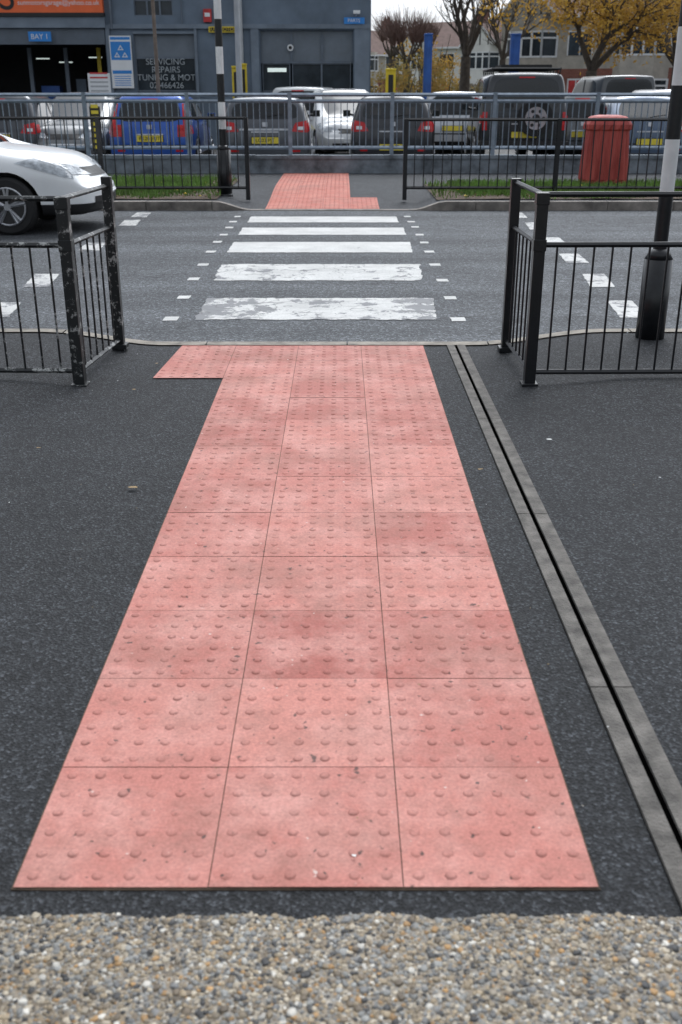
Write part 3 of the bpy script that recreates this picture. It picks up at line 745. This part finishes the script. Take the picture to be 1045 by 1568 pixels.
mb.tube((bx(445),BY-.02,bz(73)),(bx(445),BY+.1,bz(73)),.09,.09,16,'signwhite'); mb.tube((bx(445),BY-.03,bz(73)),(bx(445),BY-.02,bz(73)),.05,.05,16,'trim')
mb.build('signs_and_fittings',parent=e)
text('fascia_text','sunmotorsgarage@yahoo.co.uk',.185,((bx(47)+bx(152))/2,BY-.21,bz(5)),e,'signwhite')
text('fascia_letters','RS',1.1,(bx(5),BY-.21,bz(-4)),e,'trim')
text('bay_text','BAY 1',.2,(bx(67),BY-.26,bz(57)),e,'signwhite')
text('window_text','SERVICING\nREPAIRS\nTUNING & MOT\n02 466426',.24,((h_door[0]+h_door[1])/2,BY+.03,bz(113)),e,'winwhite')
text('band_text','SUN MOTORS',.14,((bx(322)+bx(368))/2,BY-.14,bz(45.5)),e,'yellow')
text('sign_text','PARTS',.13,(bx(542),BY-.14,bz(32)),e,'signwhite')
mb=MB(); X0,Z0=A(137,145,30); X1,Z1=A(168,112,30); mb.box(X0,X1,30,30.03,Z0,Z1,'signwhite')
for i in range(5): mb.box(X0+.06,X1-.06,29.994,29.998,Z0+.08+i*.11,Z0+.12+i*.11,'red' if i>2 else 'pipe')
mb.tube(((X0+X1)/2,30.05,0),((X0+X1)/2,30.05,Z1),.03,.03,8,'galv'); mb.build('notice_board')
mb=MB(); X0,Z0=A(143,232,19.95); X1,Z1=A(153,163,19.95); mb.box(X0,X1,19.93,19.95,Z0,Z1,'trim')
for i in range(8): mb.box(X0+.03,X1-.03,19.924,19.928,Z0+.05+i*.1,Z0+.11+i*.1,'plate')
mb.build('rail_sign')
def pole(name,x,D,r,h,mat):
    X=cx_(x,D)
    mb=MB(); mb.tube((X,D,0),(X,D,1.2),r*1.5,r*1.5,14,mat); mb.tube((X,D,1.2),(X,D,1.3),r*1.5,r,14,mat); mb.tube((X,D,1.3),(X,D,h),r,r*.7,14,mat)
    mb.tube((X,D,h),(X,D-1.2,h+.3),r*.6,r*.5,8,mat); mb.box(X-.12,X+.12,D-1.8,D-1.15,h+.25,h+.38,mat)
    mb.build(name)
pole('street_lamp',246,25,.045,6.5,'rust'); pole('street_lamp',369,27,.075,7.5,'pipe')
def lift(name,x,ytop,D,wpx,mat):
    X,Z=A(x,ytop,D); w=wpx/F*D*.92/2; mb=MB()
    mb.box(X-w,X+w,D,D+.25,0,Z,mat); mb.box(X-w*.5,X+w*.5,D-.02,D-.002,.3,Z-.1,'trim' if mat=='yellow' else mat); mb.box(X-w*1.6,X+w*1.6,D-.15,D+.4,0,.06,mat); mb.box(X-w*1.05,X+w*1.05,D-.04,D+.3,Z,Z+.05,mat)
    mb.box(X-w*1.2,X+w*1.2,D-.09,D-.021,.9,1.25,'trim'); mb.build(name,bevel=.01)
lift('vehicle_lift_post',657,54,30,12,'blue'); lift('vehicle_lift_post',791,54,33,14,'blue'); lift('vehicle_lift_post',599,108,29,15,'yellow'); lift('vehicle_lift_post',361,104,30,12,'yellow'); lift('vehicle_lift_post',373,100,31,8,'yellow')
# ---------------------------------------------------------------- houses
def house(name,X,Y,rot,w,upper,lower,he=5.2,dep=8,rise=2.2,gable=True):
    mb=MB(); hw=w/2
    mb.box(-hw,hw,0,dep,0,2.75,lower); mb.box(-hw+.002,hw-.002,.002,dep-.002,2.75,he,upper)
    r=he+rise
    mb.poly([(-hw,-.35,he-.1),(hw,-.35,he-.1),(hw,dep/2,r),(-hw,dep/2,r)],'roof'); mb.poly([(-hw,dep+.35,he-.1),(hw,dep+.35,he-.1),(hw,dep/2,r),(-hw,dep/2,r)],'roof')
    for s_ in(-1,1): mb.poly([(s_*hw*.998,0,he),(s_*hw*.998,dep,he),(s_*hw*.998,dep/2,r-.05)],lower)
    mb.box(-hw,hw,-.4,-.3,he-.22,he-.08,'signwhite')
    bxm=-hw*.40; bw=w*.24
    for z0_,z1_,m_ in ((0,.85,lower),(2.2,3.35,upper),(4.75,he+.1,upper)):
        mb.poly([(bxm-bw,0,z0_),(bxm-bw*.6,-.7,z0_),(bxm-bw*.6,-.7,z1_),(bxm-bw,0,z1_)],m_); mb.poly([(bxm-bw*.6,-.7,z0_),(bxm+bw*.6,-.7,z0_),(bxm+bw*.6,-.7,z1_),(bxm-bw*.6,-.7,z1_)],m_); mb.poly([(bxm+bw*.6,-.7,z0_),(bxm+bw,0,z0_),(bxm+bw,0,z1_),(bxm+bw*.6,-.7,z1_)],m_)
    for z0_,z1_ in ((.85,2.2),(3.35,4.75)):
        P4=[(bxm-bw,-.0),(bxm-bw*.6,-.68),(bxm+bw*.6,-.68),(bxm+bw,0.)]
        for (ax,ay),(bx_,by_) in zip(P4[:-1],P4[1:]):
            mb.poly([(ax,ay,z0_),(bx_,by_,z0_),(bx_,by_,z1_),(ax,ay,z1_)],'glass2')
            nseg=3 if abs(bx_-ax)>bw else 1
            for q in range(nseg+1):
                t=q/nseg; x=ax+(bx_-ax)*t; y=ay+(by_-ay)*t-.03
                mb.box(x-.06,x+.06,y-.03,y+.02,z0_,z1_,'signwhite')
            for zz_ in (z0_,z0_+(z1_-z0_)*.7,z1_-.09):
                mb.poly([(ax,ay-.045,zz_),(bx_,by_-.045,zz_),(bx_,by_-.045,zz_+.1),(ax,ay-.045,zz_+.1)],'signwhite')
    if gable:
        g=he+1.6
        mb.poly([(bxm-bw*1.15,-.72,he),(bxm+bw*1.15,-.72,he),(bxm,-.72,g)],upper)
        for s_ in(-1,1):
            mb.poly([(bxm+s_*bw*1.3,-.95,he-.2),(bxm,-.95,g+.1),(bxm,dep*.35,g+.1),(bxm+s_*bw*1.3,dep*.2,he-.2)],'roof')
            mb.poly([(bxm+s_*bw*1.3,-.96,he-.35),(bxm,-.96,g-.08),(bxm,-.96,g+.1),(bxm+s_*bw*1.3,-.96,he-.17)],'signwhite')
        for q in(-.5,0,.5): mb.box(bxm+q*bw-.05,bxm+q*bw+.05,-.75,-.722,he,he+1.3*(1-abs(q))-.1,'trim')
    for x0_,x1_,z0_,z1_,m_ in ((hw*.35,hw*.62,.1,2.15,'red'),(hw*.30,hw*.72,3.45,4.65,'glass2')):
        mb.box(x0_,x1_,-.03,-.003,z0_,z1_,m_); mb.box(x0_-.08,x1_+.08,-.05,-.031,z1_,z1_+.09,'signwhite'); mb.box(x0_-.08,x0_,-.05,-.004,z0_,z1_,'signwhite'); mb.box(x1_,x1_+.08,-.05,-.004,z0_,z1_,'signwhite')
        mb.box((x0_+x1_)/2-.03,(x0_+x1_)/2+.03,-.06,-.031,z0_,z1_,'signwhite')
    mb.box(hw-.7,hw-.05,dep/2-.5,dep/2+.5,r-.5,r+.9,'brick')
    for q in(-.25,.25): mb.tube((hw-.37,dep/2+q,r+.9),(hw-.37,dep/2+q,r+1.3),.12,.1,8,'roof')
    mb.build(name,(X,Y,0),rot)
def HX(x,D): return (x-522.5)/F*D*.92
hr=-math.radians(35); tx,ty=math.cos(hr),math.sin(hr)
X0,Y0=HX(1015,60),60
house('terraced_house',X0+6.6*tx,Y0+6.6*ty,hr,6.6,'pebbledash','brick',5.6)
house('terraced_house',X0,Y0,hr,6.6,'pebbledash','brick',5.6)
house('terraced_house',X0-6.6*tx,Y0-6.6*ty,hr,6.6,'pebbledash','brick',5.6)
X0,Y0=HX(868,92),92
for k,(u,l) in enumerate((('render','brick'),('render','brick'),('render','render'))):
    house('terraced_house',X0-6.6*tx*k,Y0-6.6*ty*k,hr,6.6,u,l,5.3)
X0,Y0=HX(775,135),135
for k in range(4): house('terraced_house',X0-6.6*tx*k,Y0-6.6*ty*k,hr,6.6,'render' if k%2==0 else 'pebbledash','brick',5.3)
house('detached_house',HX(574,105),105,.5,8,'pebbledash','brick',4.9,gable=False)
# ---------------------------------------------------------------- trees
def grow(mb,p,d,L,r,lvl,maxl,tips,spread,kids,up=.15,n=7):
    segs=3; q=p
    for i in range(segs):
        d=(d+Vector((random.gauss(0,.12),random.gauss(0,.12),random.gauss(0,.08)+up*.3))).normalized()
        q2=q+d*(L/segs); ra=r*(1-.35*i/segs); rb=r*(1-.35*(i+1)/segs); mb.tube(q,q2,ra,rb,max(3,n-lvl),'bark',cap=False); q=q2
        if lvl>=maxl-1: tips.append(q.copy())
        if lvl>=1 and lvl<maxl and i<2 and random.random()<.6:
            dd=(d+Vector((random.gauss(0,spread),random.gauss(0,spread),random.gauss(.1,spread*.6)))).normalized()
            grow(mb,q,dd,L*.55,rb*.5,lvl+1,maxl,tips,spread,kids,up,n)
    if lvl<maxl:
        for k in range(random.randint(kids-1,kids)):
            a=2*math.pi*k/kids+random.uniform(-.5,.5)
            side=Vector((math.cos(a),math.sin(a),0))*spread
            grow(mb,q,(d+side+Vector((0,0,up))).normalized(),L*random.uniform(.62,.85),r*.58,lvl+1,maxl,tips,spread,kids,up,n)
def leaf(mb,c,s_,mat):
    a=Vector((random.gauss(0,1),random.gauss(0,1),random.gauss(0,1))).normalized()*s_; b_=a.orthogonal().normalized()*s_*.6
    mb.poly([c-a,c+b_,c+a,c-b_],mat)
def tree(name,X,Y,h0,r,L,maxl,spread,kids,leafm=None,per=0,rad=.5,size=.12,up=.15,lx=0):
    mb=MB(); tips=[]; p=Vector((X,Y,0)); top=Vector((X+lx,Y,h0))
    mb.tube(p,p.lerp(top,.15),r*1.5,r*1.05,10,'bark',cap=False); mb.tube(p.lerp(top,.15),top,r*1.05,r*.85,10,'bark',cap=False)
    for k in range(kids+1):
        a=2*math.pi*k/(kids+1)+random.uniform(-.4,.4)
        grow(mb,top,Vector((math.cos(a)*spread,math.sin(a)*spread,.9)).normalized(),L,r*.55,1,maxl,tips,spread,kids,up)
    if leafm:
        for t in tips:
            for _ in range(per): leaf(mb,t+Vector((random.gauss(0,rad),random.gauss(0,rad),random.gauss(-.15,rad))),size*random.uniform(.6,1.3),leafm)
        for _ in range(150):
            a=random.uniform(0,6.28); ph=random.uniform(-.35,1.2); c=Vector((X+lx+math.cos(a)*3.6*math.cos(ph),Y+math.sin(a)*3.4*math.cos(ph),h0+2.6+2.8*math.sin(ph)))
            c+=Vector((random.gauss(0,.4),random.gauss(0,.4),random.gauss(0,.4)))
            for _ in range(22): leaf(mb,c+Vector((random.gauss(0,.33),random.gauss(0,.33),random.gauss(0,.25))),size*random.uniform(.6,1.3),leafm)
    return mb.build(name)
random.seed(21)
tree('autumn_tree',HX(905,44),44,2.3,.25,1.7,4,.8,3,'leafy',6,.32,.085,up=.06)
tree('autumn_tree',HX(1035,47),47,2.5,.24,1.8,4,.8,3,'leafy',5,.33,.085,up=.06)
tree('bare_tree',HX(712,50),50,3.0,.25,1.7,5,.5,3)
tree('bare_tree',HX(768,62),62,3.2,.2,1.7,5,.5,3)
def pollard(name,X,Y,h,r,heads=7,tw=30,tl=1.9):
    mb=MB(); mb.tube((X,Y,0),(X,Y,h),r*1.3,r,9,'bark',cap=True)
    for k in range(heads):
        a=2*math.pi*k/heads+random.uniform(-.3,.3); p=Vector((X,Y,h-.1)); d=Vector((math.cos(a)*.7,math.sin(a)*.7,.75)).normalized()
        q=p
        for i in range(3):
            d=(d+Vector((0,0,.12))+Vector((random.gauss(0,.08),)*3)).normalized(); q2=q+d*.4; mb.tube(q,q2,r*(.5-.1*i),r*(.45-.1*i),6,'bark'); q=q2
        for t in range(tw):
            dd=(d*.6+Vector((random.gauss(0,.42),random.gauss(0,.42),.8+random.gauss(0,.25)))).normalized(); l=tl*random.uniform(.5,1.1)
            m1=q+dd*l*.5; mb.tube(q,m1,.022,.016,3,'twig',cap=False); m2=m1+(dd+Vector((random.gauss(0,.12),random.gauss(0,.12),.1))).normalized()*l*.5; mb.tube(m1,m2,.016,.006,3,'twig',cap=False)
            m3=m1+(dd+Vector((random.gauss(0,.4),random.gauss(0,.4),.1))).normalized()*l*.35; mb.tube(m1,m3,.012,.005,3,'twig',cap=False)
    mb.build(name)
pollard('pollarded_tree',HX(622,60),60,3.0,.2); pollard('pollarded_tree',HX(600,72),72,3.6,.2,tl=1.7); pollard('pollarded_tree',HX(648,78),78,3.8,.2,tl=1.8)
def shrubs(name,specs,mat,size=.11,dens=260):
    mb=MB()
    for (X,Y,rx,ry,h) in specs:
        for k in range(9):
            a=random.uniform(0,6.28); q=random.uniform(.5,1.2); mb.tube((X,Y,0),(X+math.cos(a)*rx*.5*q,Y+math.sin(a)*ry*.5*q,h*q*.95),.05,.012,5,'bark',cap=False)
        n=int(dens*rx*h)
        cl=[(random.gauss(0,.45)*rx,random.gauss(0,.4)*ry,random.uniform(.15,1)*h) for _ in range(max(8,int(rx*h*2)))]
        for _ in range(n):
            c0=random.choice(cl); c=Vector((X+c0[0]+random.gauss(0,.28),Y+c0[1]+random.gauss(0,.28),max(.05,c0[2]+random.gauss(0,.25))))
            leaf(mb,c,size*random.uniform(.6,1.4),mat)
    mb.build(name)
shrubs('autumn_shrubs',[(HX(585,56),56,1.5,1.2,2.4),(HX(615,54),54,1.6,1.3,2.8),(HX(648,56),56,1.6,1.4,3.3),(HX(680,58),58,1.6,1.4,2.9)],'leafg',.08,270)
shrubs('autumn_shrubs',[(HX(660,62),62,1.8,1.4,4.1),(HX(690,66),66,1.8,1.4,3.4)],'leafy',.08,dens=120)
shrubs('hedge',[(HX(x,75),75+random.uniform(-3,3),3,1.5,1.7) for x in range(690,1120,45)],'leafd',.16,160)
shrubs('distant_trees',[(random.uniform(0,110),random.uniform(170,200),6,3,random.uniform(3.5,6)) for _ in range(22)],'leafd',.5,22)
# ---------------------------------------------------------------- small debris on the footway
mb=MB()
def blob(X,Y,s_,mt,z=.014):
    a=random.uniform(0,3); pts_=[]
    for q in range(7):
        t=q/7*6.28; r_=s_*random.uniform(.6,1.1); pts_.append((X+math.cos(t+a)*r_,Y+math.sin(t+a)*r_*.7,z+random.uniform(0,.002)))
    mb.poly(pts_,mt)
for (x,y,mt,s_) in [(205,751,'leafdead',.022),(840,677,'litter',.016),(736,723,'leafdead',.014),(1010,736,'litter',.007),(731,1207,'trim',.006),(543,1318,'litter',.006),(603,740,'trim',.007),(583,1093,'trim',.004),(205,600,'leafdead',.015),(700,1005,'trim',.004),(60,690,'leafdead',.012),(930,1120,'litter',.004),(240,560,'leafdead',.012)]:
    X,Y=G(x,y); blob(X,Y,s_,mt)
for _ in range(200):
    X=random.uniform(-2.6,2.6); Y=random.uniform(1.6,6.3)
    blob(X,Y,random.uniform(.0015,.0045),random.choice(['litter','leafdead','trim','leafdead','kerb']),.0135 if -.67<X<.53 else .008+zn(X,Y))
mb.build('fallen_leaves')
# ---------------------------------------------------------------- light, world, camera
w=bpy.data.worlds.new('World'); scene.world=w; w.use_nodes=True; nt=w.node_tree
bg=nt.nodes['Background']; sky=nt.nodes.new('ShaderNodeTexSky'); sky.sky_type='NISHITA'; sky.sun_disc=False
EL=math.radians(52); AZ=math.radians(12)
sky.sun_elevation=EL; sky.sun_rotation=AZ; sky.dust_density=5; sky.air_density=1.2
hs=nt.nodes.new('ShaderNodeHueSaturation'); hs.inputs['Saturation'].default_value=.12; hs.inputs['Value'].default_value=1.6
mx=nt.nodes.new('ShaderNodeMix'); mx.data_type='RGBA'; mx.blend_type='MULTIPLY'; mx.inputs[0].default_value=1; mx.inputs[7].default_value=(.95,1.,1.07,1)
nt.links.new(sky.outputs[0],hs.inputs['Color']); nt.links.new(hs.outputs[0],mx.inputs[6]); nt.links.new(mx.outputs[2],bg.inputs['Color']); bg.inputs['Strength'].default_value=.13
sl=bpy.data.lights.new('sun','SUN'); sl.energy=.5; sl.angle=math.radians(30); sl.color=(1,.99,.97)
so=bpy.data.objects.new('sun',sl); scene.collection.objects.link(so)
sd=Vector((math.sin(AZ)*math.cos(EL),math.cos(AZ)*math.cos(EL),math.sin(EL)))
so.rotation_euler=(-sd).to_track_quat('-Z','Y').to_euler()
cam=bpy.data.cameras.new('camera'); cam.sensor_fit='VERTICAL'; cam.sensor_height=36; cam.sensor_width=24; cam.lens=F/1568*36
cam.clip_end=2000; cam.dof.use_dof=True; cam.dof.focus_distance=5.5; cam.dof.aperture_fstop=4.5
co=bpy.data.objects.new('camera',cam); scene.collection.objects.link(co); co.location=(0,0,CH); co.rotation_euler=(math.pi/2-TH,0,0)
scene.camera=co
scene.view_settings.view_transform='Standard'; scene.view_settings.look='None'; scene.view_settings.exposure=0
